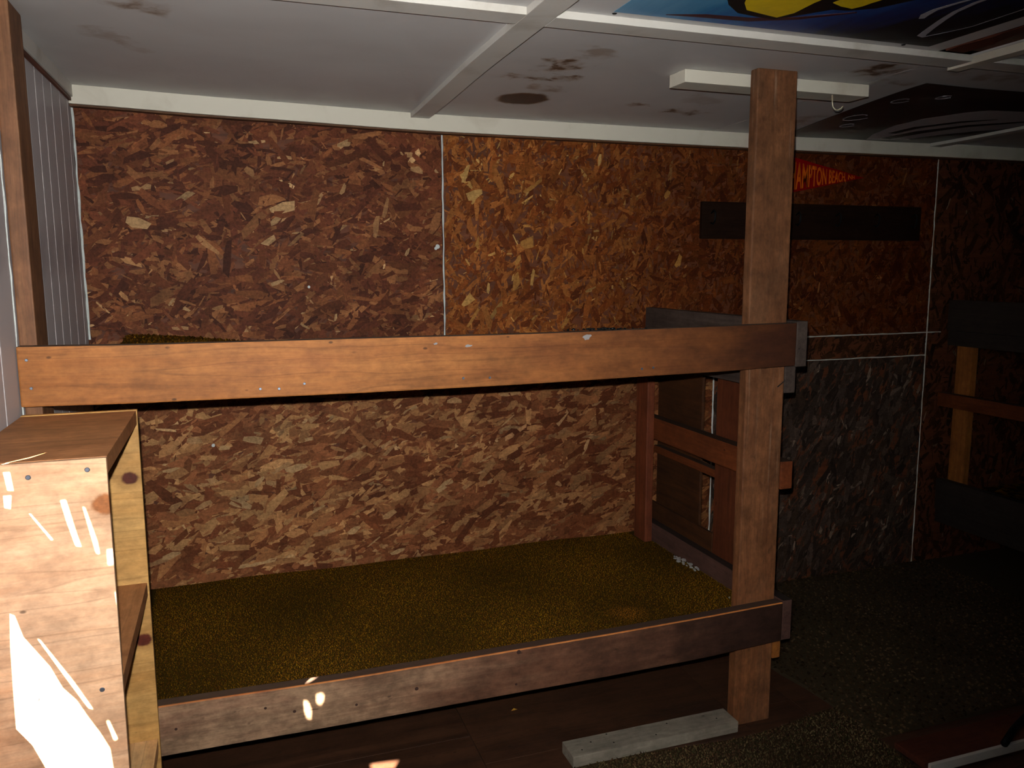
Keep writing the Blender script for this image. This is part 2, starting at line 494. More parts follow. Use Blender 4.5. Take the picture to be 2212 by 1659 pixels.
SPEC = [(0.092, 1.849, 0.05, 0.035, -40), (0.145, 1.609, 0.064, 0.035, 25), (0.572, 1.733, 0.088, 0.025, 75), (0.535, 1.664, 0.105, 0.035, 80), (0.198, 1.725, 0.097, 0.049, 15), (1.139, 1.608, 0.068, 0.068, 5), (-0.287, 1.669, 0.087, 0.058, -10), (0.871, 0.482, 0.048, 0.044, 60), (1.186, 0.519, 0.055, 0.034, 40), (0.67, 1.932, 0.08, 0.025, -10), (0.696, 1.877, 0.063, 0.039, -10), (1.412, 1.713, 0.062, 0.015, 85), (0.171, 1.46, 0.059, 0.02, 20), (0.887, 1.871, 0.093, 0.026, 70), (0.924, 1.793, 0.075, 0.056, 20), (1.457, 1.946, 0.062, 0.021, 80), (0.931, 1.598, 0.076, 0.023, 75), (0.055, 0.881, 0.082, 0.041, -15), (0.209, 0.762, 0.102, 0.043, 10), (-0.144, 0.896, 0.07, 0.039, 0), (0.247, 0.867, 0.068, 0.02, 10), (0.419, 0.791, 0.107, 0.025, 20), (0.073, 0.721, 0.06, 0.033, 40), (0.557, 0.544, 0.083, 0.037, 25), (0.303, 0.497, 0.106, 0.028, 10), (0.59, 0.387, 0.068, 0.026, 20), (0.785, 0.637, 0.097, 0.039, 30), (0.963, 0.737, 0.08, 0.02, 25), (1.064, 1.001, 0.12, 0.036, 5), (0.829, 0.985, 0.077, 0.034, 0), (0.003, 0.638, 0.098, 0.039, -20), (-0.126, 0.651, 0.08, 0.032, 25), (-0.246, 0.471, 0.078, 0.031, 15), (-0.252, 0.904, 0.034, 0.055, 0), (1.408, 0.752, 0.087, 0.026, 70), (0.367, 0.822, 0.077, 0.018, -20), (0.555, 0.826, 0.055, 0.022, 40), (-0.041, 1.371, 0.047, 0.019, 10), (0.375, 1.328, 0.034, 0.017, 80), (0.653, 1.57, 0.036, 0.016, 60), (0.416, 1.797, 0.051, 0.024, 60), (1.165, 1.47, 0.08, 0.02, 80), (1.095, 1.461, 0.091, 0.04, 85), (0.891, 1.381, 0.069, 0.049, 40), (0.909, 1.307, 0.134, 0.019, 55), (1.836, 1.535, 0.068, 0.036, 60), (1.771, 1.816, 0.044, 0.036, 50)]

def osb(x0, x1, z0, z1, ang, spread, pal, pale, frac, dens, seed, size=1.0, label=None, tint=None):
    o = plain_box('strand_board_sheet', (x0, YB, z0), (x1, YB + 0.0135, z1), M['osb_base'], wall_back, bevel=0.002)
    if label: o['label'] = label
    rs = random.Random(seed)
    sp = [s[:2] + (s[2] * 0.8, s[3] * 0.7, s[4]) + (tuple(v * 0.8 for v in rs.choice(pale)),) for s in SPEC if x0 < s[0] < x1 and z0 < s[1] < z1]
    me = flakes_mesh('wood_strands', x0, x1, z0, z1, ang, spread, pal, pale, frac, dens, seed, sp, size, tint)
    f = add('wood_strands', me, M['osb_flake'])
    f.parent = o
    set_world(f, (x0, YB, z0), Matrix.Identity(3).to_quaternion())
    f['kind'] = 'stuff'
    return o

S1, S2, SL = 0.796, 3.245, 2.032
def orange_falloff(x):
    # golden sheet reddens to the right; flash falloff is darkened into the colour too
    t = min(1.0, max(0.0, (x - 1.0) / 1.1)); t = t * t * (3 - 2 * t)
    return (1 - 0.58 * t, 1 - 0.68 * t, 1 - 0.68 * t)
def brown_falloff(x):  # flash falloff painted into the strands, darker towards the right
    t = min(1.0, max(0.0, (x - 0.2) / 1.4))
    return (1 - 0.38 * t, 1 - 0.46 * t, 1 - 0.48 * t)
osb(XL, S1 - 0.003, 1.192, 2.075, 8, 36, RED, PALE, 0.035, 4600, 11, 1.2, label='reddish strand board sheet')
osb(S1 + 0.003, S2 - 0.003, 1.192, 2.075, 70, 45, ORG, PALEO, 0.05, 5200, 12, 0.85, label='orange strand board sheet', tint=orange_falloff)
osb(XL, SL - 0.003, 0.0, 1.074, 16, 22, BRN, PALE, 0.10, 3800, 13, 1.6, label='pale brown strand board sheet', tint=brown_falloff)
osb(SL + 0.003, S2 - 0.003, 0.0, 1.074, 66, 18, GRY, PALEG, 0.07, 3200, 14, 1.15, label='grey strand board sheet')
osb(XL, S2 - 0.003, 1.080, 1.186, 60, 40, DRK, PALEO, 0.02, 3600, 15, 0.8, label='narrow strip of strand board')
osb(S2 + 0.003, XR, 0.0, 2.075, 75, 40, DRK, PALEG, 0.02, 1500, 16, label='dark strand board sheet')

def bead(name, a, b, r, parent, mat, wob=0.0012):
    """a squeezed line of caulk"""
    a = Vector(a); b = Vector(b)
    n = max(3, int((b - a).length / 0.03))
    rnd = random.Random(int(a.x * 1000 + b.z * 77))
    d = (b - a).normalized(); side = d.cross(Vector((0, 1, 0))).normalized(); out = side.cross(d)
    verts, faces = [], []
    for i in range(n + 1):
        c = a.lerp(b, i / n) + side * rnd.uniform(-wob, wob)
        rr = r * rnd.uniform(0.6, 1.25)
        for k in range(6):
            t = 2 * math.pi * k / 6
            verts.append(c + side * math.cos(t) * rr + out * math.sin(t) * rr * 0.6 - a)
    for i in range(n):
        for k in range(6):
            faces.append((i * 6 + k, i * 6 + (k + 1) % 6, i * 6 + 6 + (k + 1) % 6, i * 6 + 6 + k))
    me = mesh_py(name, verts, faces)
    o = add(name, me, mat)
    if parent is not None: o.parent = parent
    set_world(o, a, Matrix.Identity(3).to_quaternion())
    return o
yb = YB - 0.001
bead('caulk_line', (S1, yb, 1.19), (S1, yb, 2.03), 0.0032, wall_back, M['caulk'])
bead('caulk_line', (S2, yb, 0.01), (S2 - 0.006, yb, 2.04), 0.0036, wall_back, M['caulk'])
bead('caulk_line', (SL, yb, 0.01), (SL, yb, 1.07), 0.004, wall_back, M['caulk'])
bead('caulk_line', (1.70, yb, 1.189), (3.33, yb, 1.189), 0.003, wall_back, M['caulk'])
bead('caulk_line', (1.70, yb, 1.077), (S2, yb, 1.077), 0.003, wall_back, M['caulk'])

# small things on the back wall sheets: nail heads and putty dabs
def disc(name, c, nrm, r, mat, parent=None, dome=0.3, seg=10):
    bm = bmesh.new()
    bmesh.ops.create_cone(bm, cap_ends=True, segments=seg, radius1=r, radius2=r * 0.7, depth=r * dome)
    me = mesh_bm(name, bm)
    o = add(name, me, mat)
    if parent is not None: o.parent = parent
    set_world(o, c, Vector(nrm).to_track_quat('Z', 'Y'))
    return o
for x, z, r in ((0.772, 1.592, 0.010), (0.281, 1.442, 0.006), (-0.081, 0.870, 0.007), (0.765, 1.585, 0.007)):
    disc('putty_dab', (x, YB - 0.002, z), (0, -1, 0), r, M['caulk'], wall_back)

# ---- left wall: grooved white planks; an unseen door added near the camera has holes shaped to cast sun patches
wall_left = structure(plain_box('wall_left', (XL - 0.10, 1.53, -0.05), (XL - 0.012, YB + 0.014, 2.3), M['groove']), 'left wall of grooved white planks')
pe = [1.53, 1.60, 1.72, 1.845, 1.967, 2.107, 2.225, 2.345, 2.447, 2.553, 2.659, 2.776, 2.903, 3.035, 3.098]
for a, b in zip(pe, pe[1:]):
    board('wall_plank', (XL - 0.012, a + 0.002, 0.0), (XL, b - 0.002, 2.075), M['plank'], wall_left, grain='z', bevel=0.0025)
bead('caulk_line', (XL + 0.003, YB - 0.004, 1.27), (XL + 0.003, YB - 0.004, 2.04), 0.0035, wall_left, M['caulk'])
bead('caulk_line', (XL + 0.001, 2.1065, 1.0), (XL + 0.001, 2.1065, 2.05), 0.0016, wall_left, M['caulk'])
wl2 = structure(plain_box('wall_left_rear', (XL - 0.10, YF - 0.1, -0.05), (XL, 0.70, 2.3), M['plank']), 'rear part of the left wall')
wl3 = structure(plain_box('wall_left_header', (XL - 0.10, 0.70, 1.99), (XL, 1.53, 2.3), M['plank']), 'wall above the side door')

# patches where sun lands (world), traced back along the sun onto the door to shape the holes cut in it
DX = XL - 0.02
def back(pt):
    p = Vector(pt); t = (p.x - DX) / SUN_DIR.x
    q = p - SUN_DIR * t
    return (q.y, q.z)
NPY = 1.56
patches = [
    [(-0.390, NPY, 0.914), (-0.382, NPY, 0.909), (-0.372, NPY, 0.868), (-0.335, NPY, 0.806), (-0.318, NPY, 0.762), (-0.298, NPY, 0.735), (-0.282, NPY, 0.700), (-0.264, NPY, 0.664), (-0.250, NPY, 0.630), (-0.247, NPY, 0.585), (-0.348, NPY, 0.590), (-0.374, NPY, 0.662), (-0.397, NPY, 0.698), (-0.396, NPY, 0.764), (-0.394, NPY, 0.851)],
    [(-0.352, NPY, 0.862), (-0.346, NPY, 0.858), (-0.300, NPY, 0.772), (-0.272, NPY, 0.712), (-0.280, NPY, 0.716), (-0.312, NPY, 0.780)],
    [(-0.380, NPY, 1.166), (-0.369, NPY, 1.166), (-0.366, NPY, 1.133), (-0.376, NPY, 1.134)],
    [(-0.383, NPY, 1.125), (-0.370, NPY, 1.125), (-0.373, NPY, 1.101), (-0.383, NPY, 1.104)],
    [(-0.297, NPY, 1.108), (-0.288, NPY, 1.109), (-0.276, NPY, 1.048), (-0.270, NPY, 1.022), (-0.279, NPY, 1.024), (-0.290, NPY, 1.070)],
    [(-0.263, NPY, 1.094), (-0.259, NPY, 1.092), (-0.244, NPY, 1.028), (-0.242, NPY, 1.006), (-0.247, NPY, 1.006), (-0.255, NPY, 1.050)],
    [(-0.347, NPY, 1.090), (-0.343, NPY, 1.089), (-0.313, NPY, 1.040), (-0.317, NPY, 1.039)],
    [(-0.252, NPY, 0.683), (-0.248, NPY, 0.686), (-0.236, NPY, 0.647), (-0.242, NPY, 0.644)],
    [(-0.384, 1.566, 1.18), (-0.379, 1.566, 1.18), (-0.345, 1.600, 1.18), (-0.323, 1.647, 1.18), (-0.349, 1.606, 1.18)],
    [(0.134, 2.085, 0.370), (0.144, 2.085, 0.368), (0.152, 2.085, 0.344), (0.150, 2.085, 0.318), (0.142, 2.085, 0.320), (0.136, 2.085, 0.347)],
    [(0.170, 2.085, 0.380), (0.186, 2.085, 0.383), (0.184, 2.085, 0.365), (0.176, 2.085, 0.352), (0.169, 2.085, 0.361)],
    [(0.128, 2.088, 0.42), (0.146, 2.114, 0.42), (0.172, 2.114, 0.42), (0.150, 2.092, 0.42)],
    [(0.340, 2.319, 0.0), (0.396, 2.312, 0.0), (0.424, 2.307, 0.0), (0.403, 2.270, 0.0), (0.340, 2.285, 0.0)],
]
def pane_with_holes(name, rect, holes, thick):
    cu = bpy.data.curves.new(name, 'CURVE')
    cu.dimensions = '2D'; cu.fill_mode = 'BOTH'; cu.extrude = thick / 2
    for poly in [rect] + holes:
        sp = cu.splines.new('POLY'); sp.points.add(len(poly) - 1)
        for pt, (u, v) in zip(sp.points, poly): pt.co = (u, v, 0, 1)
        sp.use_cyclic_u = True
    tmp = bpy.data.objects.new('tmp', cu); COL.objects.link(tmp)
    dg = bpy.context.evaluated_depsgraph_get()
    me = bpy.data.meshes.new_from_object(tmp.evaluated_get(dg))
    bpy.data.objects.remove(tmp); bpy.data.curves.remove(cu)
    me.name = name
    return me
holes = [[back(p) for p in poly] for poly in patches]
HOLES = holes
rect = [(0.70, 0.0), (1.53, 0.0), (1.53, 1.99), (0.70, 1.99)]
dm = pane_with_holes('sun_mask_door', rect, holes, 0.0012)
# local (u, v, w) -> world (w, u, v)
dm.transform(Matrix(((0, 0, 1, 0), (1, 0, 0, 0), (0, 1, 0, 0), (0, 0, 0, 1))))
door = add('sun_mask_door', dm, M['ply_top'], None, (DX, 0, 0))
structure(door, 'unseen side door added with holes shaped to cast the sun patches')

wall_right = structure(plain_box('wall_right', (XR, YF - 0.1, -0.05), (XR + 0.1, YB + 0.014, 2.3), M['plank']), 'right wall of the cabin')
wall_front = structure(plain_box('wall_front', (XL - 0.1, YF - 0.1, -0.05), (XR + 0.1, YF, 2.3), M['plank']), 'wall behind the camera')

# ---- ceiling: hardboard panels with water stains
def ceiling_mat():
    mt, nt, bs = new_mat('ceiling_hardboard')
    g = NT(nt)
    tc = g.n('ShaderNodeTexCoord'); p = tc.outputs['Object']
    n = g.noise(p, 2.2, 4, 0.6, 0.4)
    c = g.mix(g.rng(n, 0.35, 0.7, 0, 0.45), lin(200, 200, 201), lin(178, 176, 176))
    warp = g.n('ShaderNodeTexNoise'); g.link(p, warp.inputs['Vector'])
    warp.inputs['Scale'].default_value = 16; warp.inputs['Detail'].default_value = 4
    wv = g.vec('SCALE', g.vec('SUBTRACT', warp.outputs['Color'], (0.5, 0.5, 0.5))); wv.node.inputs['Scale'].default_value = 0.16
    pw = g.vec('ADD', p, wv)
    patchy = g.rng(g.noise(p, 15, 4, 0.6, 0.4), 0.34, 0.64, 0, 1, True)
    # (x, y, rx, ry, rot, strength, solid)
    st = [(-0.16, 2.09, 0.085, 0.05, 0.1, 0.62, 0.3), (-0.26, 2.37, 0.09, 0.04, 1.0, 0.38, 0.0), (-0.20, 2.47, 0.07, 0.03, 0.9, 0.3, 0),
          (0.95, 2.27, 0.07, 0.10, 0.3, 0.95, 0.0), (1.03, 2.40, 0.055, 0.035, 0.2, 1.0, 0.5), (0.93, 2.44, 0.14, 0.025, 0.0, 0.75, 0.2),
          (1.00, 2.55, 0.07, 0.06, 0.3, 0.6, 0.1), (0.98, 2.12, 0.08, 0.05, 0.8, 0.5, 0), (1.41, 2.68, 0.035, 0.03, 0, 0.7, 0.2),
          (1.64, 2.74, 0.11, 0.05, -0.1, 0.75, 0.0), (1.60, 2.55, 0.09, 0.06, 0.5, 0.3, 0), (1.89, 2.03, 0.10, 0.08, -0.7, 0.8, 0.2), (2.05, 2.15, 0.10, 0.05, 0.2, 0.55, 0),
          (2.3, 1.98, 0.25, 0.05, 0.1, 0.5, 0), (2.2, 2.75, 0.10, 0.12, 0.1, 0.55, 0)]
    for (x, y, rx, ry, rot, s, solid) in st:
        mp = g.n('ShaderNodeMapping', vector_type='TEXTURE')
        g.link(pw, mp.inputs['Vector'])
        mp.inputs['Location'].default_value = (x, y, 2.09); mp.inputs['Rotation'].default_value = (0, 0, rot)
        mp.inputs['Scale'].default_value = (rx, ry, 1.0)
        ln = g.vec('LENGTH', mp.outputs['Vector'])
        mk = g.rng(ln, 0.55, 1.15, min(1.0, s * 1.25), 0.0, True)
        mk = g.math('MULTIPLY', mk, g.math('MAXIMUM', patchy, solid))
        c = g.mix(g.math('MULTIPLY', mk, 0.8), c, lin(124, 90, 50))
        c = g.mix(g.rng(mk, 0.6, 1.0, 0, 0.7, True), c, lin(74, 44, 20))
    # one round, almost black rot stain
    mp = g.n('ShaderNodeMapping', vector_type='TEXTURE'); g.link(p, mp.inputs['Vector'])
    mp.inputs['Location'].default_value = (0.985, 2.715, 2.09); mp.inputs['Rotation'].default_value = (0, 0, 0.25); mp.inputs['Scale'].default_value = (0.094, 0.092, 1)
    ln = g.math('ADD', g.vec('LENGTH', mp.outputs['Vector']), g.math('MULTIPLY', g.math('SUBTRACT', g.noise(p, 30, 3), 0.5), 0.35))
    c = g.mix(g.rng(ln, 0.8, 1.08, 1, 0, True), c, lin(92, 58, 26))
    c = g.mix(g.rng(ln, 0.7, 0.95, 1, 0, True), c, lin(48, 24, 12))
    g.link(c, bs.inputs['Base Color'])
    bs.inputs['Roughness'].default_value = 0.42
    bs.inputs['Specular IOR Level'].default_value = 0.35
    g.link(g.bump(g.noise(p, 5, 3), 0.12, 0.01), bs.inputs['Normal'])
    return mt
M['ceiling'] = ceiling_mat()
ceiling = structure(plain_box('ceiling', (XL - 0.1, YF - 0.1, 2.17), (XR + 0.1, YB + 0.1, 2.25), M['dark']), 'low stained hardboard ceiling with white battens')
def ceil_panel(x0, x1, y0, y1):
    nx, ny = max(2, int((x1 - x0) / 0.15)), max(2, int((y1 - y0) / 0.15))
    verts, faces = [], []
    for lay in (0, 0.005):
        for j in range(ny + 1):
            for i in range(nx + 1):
                x = x0 + (x1 - x0) * i / nx; y = y0 + (y1 - y0) * j / ny
                verts.append((x, y, zc(x, y) + lay))
    N = (nx + 1) * (ny + 1)
    for j in range(ny):
        for i in range(nx):
            a = j * (nx + 1) + i
            faces.append((a, a + nx + 1, a + nx + 2, a + 1))
            faces.append((N + a, N + a + 1, N + a + nx + 2, N + a + nx + 1))
    rim = [i for i in range(nx + 1)] + [j * (nx + 1) + nx for j in range(1, ny + 1)] + [ny * (nx + 1) + i for i in range(nx - 1, -1, -1)] + [j * (nx + 1) for j in range(ny - 1, 0, -1)]
    for a, b in zip(rim, rim[1:] + rim[:1]): faces.append((a, b, N + b, N + a))
    me = mesh_py('ceiling_panel', verts, faces)
    for p in me.polygons: p.use_smooth = False
    o = add('ceiling_panel', me, M['ceiling'])
    o.parent = ceiling
    set_world(o, (0, 0, 0), Matrix.Identity(3).to_quaternion())
    return o
BX, AY = 0.702, 1.85
for x0, x1 in ((XL, BX), (BX + 0.002, 1.955), (1.957, 3.17), (3.172, XR)):
    ceil_panel(x0, x1, AY + 0.002, YB)
ceil_panel(XL, BX, YF, AY); ceil_panel(BX + 0.002, 1.865, YF, AY); ceil_panel(1.995, 3.17, YF, AY); ceil_panel(3.172, XR, YF, AY)

# battens and trims (each follows the sagging ceiling)
ntrim = [0]
def trim(a, b, mat, label, follow=True, bevel=0.002):
    ntrim[0] += 1
    a = list(a); b = list(b)
    run = 'x' if (b[0] - a[0]) > (b[1] - a[1]) else 'y'
    zmid = (a[2] + b[2]) / 2
    o = board('trim_%d' % ntrim[0], a, b, mat, None, grain=run, bevel=bevel, seg=1)
    if follow:
        me = o.data
        bm = bmesh.new(); bm.from_mesh(me)
        L = (b[0] - a[0]) if run == 'x' else (b[1] - a[1])
        n = max(4, int(L / 0.12))
        for i in range(1, n):
            bmesh.ops.bisect_plane(bm, geom=bm.verts[:] + bm.edges[:] + bm.faces[:], plane_co=(-L / 2 + L * i / n, 0, 0), plane_no=(1, 0, 0))
        cx, cy = (a[0] + b[0]) / 2, (a[1] + b[1]) / 2
        for v in bm.verts:
            x, y = (cx + v.co.x, cy) if run == 'x' else (cx, cy + v.co.x)
            v.co.z += zc(x, y) - 2.093
        bm.to_mesh(me); bm.free()
    structure(o, label)
    return o
ZC = 2.093
T = 0.017
trim((XL, 1.812, ZC - T), (0.667, 1.888, ZC + 0.001), M['white2'], 'white ceiling batten running left from the crossing', bevel=0.0015)
trim((0.738, 1.812, ZC - T), (1.99, 1.888, ZC + 0.001), M['white2'], 'white ceiling batten between crossing and torn strip', bevel=0.0015)
trim((2.045, 1.800, ZC - T), (XR, 1.872, ZC + 0.001), M['white2'], 'white ceiling batten at the far right', bevel=0.0015)
trim((0.667, YF, ZC - T), (0.738, 3.058, ZC + 0.001), M['white2'], 'white ceiling batten running to the back wall', bevel=0.0015)
trim((2.000, YF, ZC - T - 0.004), (2.042, 1.905, ZC + 0.001), M['white'], 'loose white strip hanging beside the torn ceiling gap', bevel=0.0015)
trim((3.140, YF, ZC - T), (3.205, 3.058, ZC + 0.001), M['white2'], 'white ceiling batten near the far bunk', bevel=0.0015)
tb = trim((XL, 3.060, ZC - 0.060), (XR, 3.098, ZC + 0.001), M['white'], 'white trim board along the top of the back wall')
tb2 = trim((XL, 3.066, ZC - 0.067), (XR, 3.098, ZC - 0.0605), M['ply_edge'], 'thin dark lath under the white trim board', bevel=0.001)
tl = trim((XL, 1.53, ZC - 0.040), (XL + 0.014, 3.058, ZC + 0.001), M['white2'], 'grey white trim strip along the left wall')
tl2 = trim((XL, 1.53, ZC - 0.052), (XL + 0.009, 3.058, ZC - 0.041), M['ply_red'], 'raw brown lath under the left trim strip', bevel=0.001)
jo = board('ceiling_joist', (1.84, YF, 2.100), (2.02, 1.80, 2.165), M['ply_red'], ceiling, grain='y')
board('torn_lath', (1.868, 0.6, 2.090), (1.93, 1.79, 2.0995), M['redbrown'], ceiling, grain='y', wear=0.003)

# ---- floor: dark plywood sheets
floor = structure(plain_box('floor', (XL - 0.1, YF - 0.1, -0.10), (XR + 0.1, YB + 0.1, -0.012), M['dark']), 'dark worn wooden floor')
M['floorply'] = wood('floor_plywood', (86, 56, 39), (57, 36, 26), stain=(42, 31, 26), stain_amt=0.6, ring=1.2, fine=0.6, rough=0.5, blot=(36, 24, 20), blot_amt=0.6)
fx = [XL, 0.672, 1.555, 1.80, 3.0, XR]
for a, b in zip(fx, fx[1:]):
    for c, d in ((YF, 0.9), (0.902, 2.36 if a < 0.6 else 2.2), (2.362 if a < 0.6 else 2.202, YB)):
        board('floor_sheet', (a + 0.0012, c, -0.012), (b - 0.0012, d, 0.0), M['floorply'], floor, grain='x', bevel=0.001)

# ------------------------------------------------------------------ bunk bed
def screw(c, nrm, parent, r=0.0042):
    return disc('screw', c, nrm, r, M['screw'], parent, 0.5)

rt = lerp_table([(-0.46, -0.002), (-0.2, -0.006), (0.34, -0.007), (0.72, -0.009), (1.37, -0.004), (1.66, -0.001)])
rb = lerp_table([(-0.46, -0.002), (-0.2, -0.007), (0.34, -0.010), (0.72, -0.010), (1.37, -0.003), (1.66, 0.004)])
lt = lerp_table([(-0.46, 0.004), (-0.21, 0.002), (0.26, -0.006), (1.0, -0.003), (1.32, 0.001), (1.66, 0.008)])
lb = lerp_table([(-0.46, -0.001), (-0.21, 0.0), (0.26, -0.004), (1.0, -0.005), (1.33, -0.003), (1.66, 0.009)])

bunk = thing('bunk_bed', (0.6, 2.6, 0), 'brown timber bunk bed built against the strand board wall', 'bunk bed')
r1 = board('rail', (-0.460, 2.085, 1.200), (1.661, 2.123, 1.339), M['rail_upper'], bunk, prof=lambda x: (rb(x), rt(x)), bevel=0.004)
r1['label'] = 'orange tan upper rail'
for x, z in ((-0.441, 1.306), (-0.436, 1.241), (0.062, 1.214), (0.107, 1.212), (0.169, 1.222), (0.585, 1.216), (0.66, 1.214), (1.124, 1.218), (1.161, 1.22)):
    screw((x, 2.0848, z), (0, -1, 0), r1)
M['chip'] = paint('paint_chip', (140, 138, 140), rough=0.6, dirt=(110, 80, 60), dirt_amt=0.6, scale=60)
def scrape(x, z, w, hgt_, seed):
    # irregular scraped patch of filler on the rail's face
    rn = random.Random(seed)
    pts = []
    for k in range(14):
        t = 2 * math.pi * k / 14
        q = rn.uniform(0.65, 1.1)
        pts.append((w * q * math.cos(t) + 0.35 * hgt_ * math.sin(t), hgt_ * q * math.sin(t)))
    vv_ = [(px, -0.0003, pz) for px, pz in pts] + [(px * 1.05, 0.0008, pz * 1.05) for px, pz in pts]
    n_ = len(pts)
    ff_ = [tuple(range(n_ - 1, -1, -1))] + [(i, (i + 1) % n_, n_ + (i + 1) % n_, n_ + i) for i in range(n_)]
    o_ = add('putty_dab', mesh_py('putty_dab', vv_, ff_), M['chip'])
    o_.parent = r1
    set_world(o_, (x, 2.0845, z), Matrix.Identity(3).to_quaternion())
scrape(0.948, 1.316, 0.014, 0.0085, 1); scrape(0.600, 1.303, 0.010, 0.004, 2); scrape(0.51, 1.312, 0.006, 0.003, 3)
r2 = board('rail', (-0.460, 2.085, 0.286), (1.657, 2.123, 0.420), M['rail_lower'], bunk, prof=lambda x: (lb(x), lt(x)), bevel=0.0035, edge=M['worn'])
r2['label'] = 'scuffed reddish brown lower rail'
for x, z, r in ((0.037, 0.369, 0.006), (0.11, 0.346, 0.007), (-0.181, 0.354, 0.006), (0.273, 0.334, 0.006), (0.44, 0.35, 0.009), (0.734, 0.31, 0.006), (0.742, 0.408, 0.011)):
    disc('gouge', (x, 2.0848, z), (0, -1, 0), r * 0.62, M['gouge'], r2, 0.1)
board('post', (1.510, 2.1235, 0.0), (1.652, 2.161, 2.094), M['post'], bunk, grain='z', bevel=0.005)['label'] = 'weathered brown front post'
board('post', (XL + 0.001, 2.1235, 0.0), (-0.424, 2.246, 2.094), M['post_side'], bunk, grain='z', bevel=0.004)
board('post', (1.620, 2.952, 0.0), (1.6545, 3.050, 1.20), M['red'], bunk, grain='z', bevel=0.004)
e1 = board('end_board', (1.6625, 2.086, 1.200), (1.703, 3.062, 1.343), M['grey'], bunk, grain='y'); e1['label'] = 'grey upper end board'
e2 = board('end_board', (1.6585, 2.087, 0.296), (1.694, 3.062, 0.432), M['grey_red'], bunk, grain='y'); e2['label'] = 'grey brown lower end board'
board('ledger', (1.6545, 2.124, 1.112), (1.695, 3.062, 1.198), M['grey'], bunk, grain='y')
board('ledger', (1.6545, 2.124, 0.215), (1.685, 3.062, 0.292), M['new'], bunk, grain='y')
c1 = board('cross_rail', (1.6555, 2.124, 0.796), (1.701, 3.062, 0.888), M['orange'], bunk, grain='y')
board('cross_rail', (1.716, 2.55, 0.714), (1.748, 3.062, 0.746), M['orange'], bunk, grain='y')
board('end_panel', (1.7025, 2.24, 0.398), (1.7145, 2.570, 1.110), M['ply_red'], bunk, grain='z', bevel=0.001)
board('end_panel', (1.7495, 2.745, 0.30), (1.7615, 3.090, 1.150), M['ply_dark'], bunk, grain='y', bevel=0.001)
board('end_panel', (1.7025, 2.575, 0.398), (1.7145, 3.062, 0.500), M['ply_dark'], bunk, grain='y', bevel=0.001)
board('deck', (XL + 0.04, 2.125, 1.202), (1.652, 3.092, 1.228), M['deck'], bunk, grain='x')
board('deck', (XL + 0.04, 2.125, 0.312), (1.652, 3.092, 0.340), M['deck'], bunk, grain='x')
# bent nail in the front post
bm = bmesh.new()
bmesh.ops.create_cone(bm, cap_ends=True, segments=8, radius1=0.0016, radius2=0.0016, depth=0.03)
nail = add('bent_nail', mesh_bm('bent_nail', bm), M['iron']); nail.parent = bunk
set_world(nail, (1.632, 2.112, 1.145), Vector((0.55, -0.3, 0.6)).to_track_quat('Z', 'Y'))

# ---- second bunk, beyond the front post at the right edge of the picture
bunk2 = thing('bunk_bed', (4.4, 2.6, 0), 'dark second bunk bed at the far right of the back wall', 'bunk bed')
board('end_board', (3.330, 2.086, 1.200), (3.368, 3.062, 1.348), M['grey_dim'], bunk2, grain='y')
board('ledger', (3.338, 2.124, 1.127), (3.372, 3.062, 1.198), M['grey_dim'], bunk2, grain='y')
board('cross_rail', (3.330, 2.124, 0.820), (3.372, 3.09, 0.888), M['orange'], bunk2, grain='y')
board('end_board', (3.330, 2.086, 0.296), (3.368, 3.062, 0.452), M['grey_dim'], bunk2, grain='y')
board('ledger', (3.338, 2.124, 0.228), (3.372, 3.062, 0.294), M['grey_dim'], bunk2, grain='y')
board('post', (3.374, 2.946, 0.30), (3.412, 3.034, 1.20), M['new'], bunk2, grain='z')
board('post', (3.374, 2.1235, 0.0), (3.516, 2.161, 2.09), M['post'], bunk2, grain='z')
board('post', (5.45, 2.1235, 0.0), (5.495, 2.246, 2.09), M['post'], bunk2, grain='z')
board('rail', (3.369, 2.085, 1.200), (5.495, 2.123, 1.339), M['rail_upper'], bunk2)
board('rail', (3.369, 2.085, 0.286), (5.495, 2.123, 0.420), M['rail_lower'], bunk2)
board('deck', (3.42, 2.125, 1.222), (5.48, 3.092, 1.250), M['deck'], bunk2, grain='x')
board('deck', (3.42, 2.125, 0.312), (5.48, 3.092, 0.340), M['deck'], bunk2, grain='x')

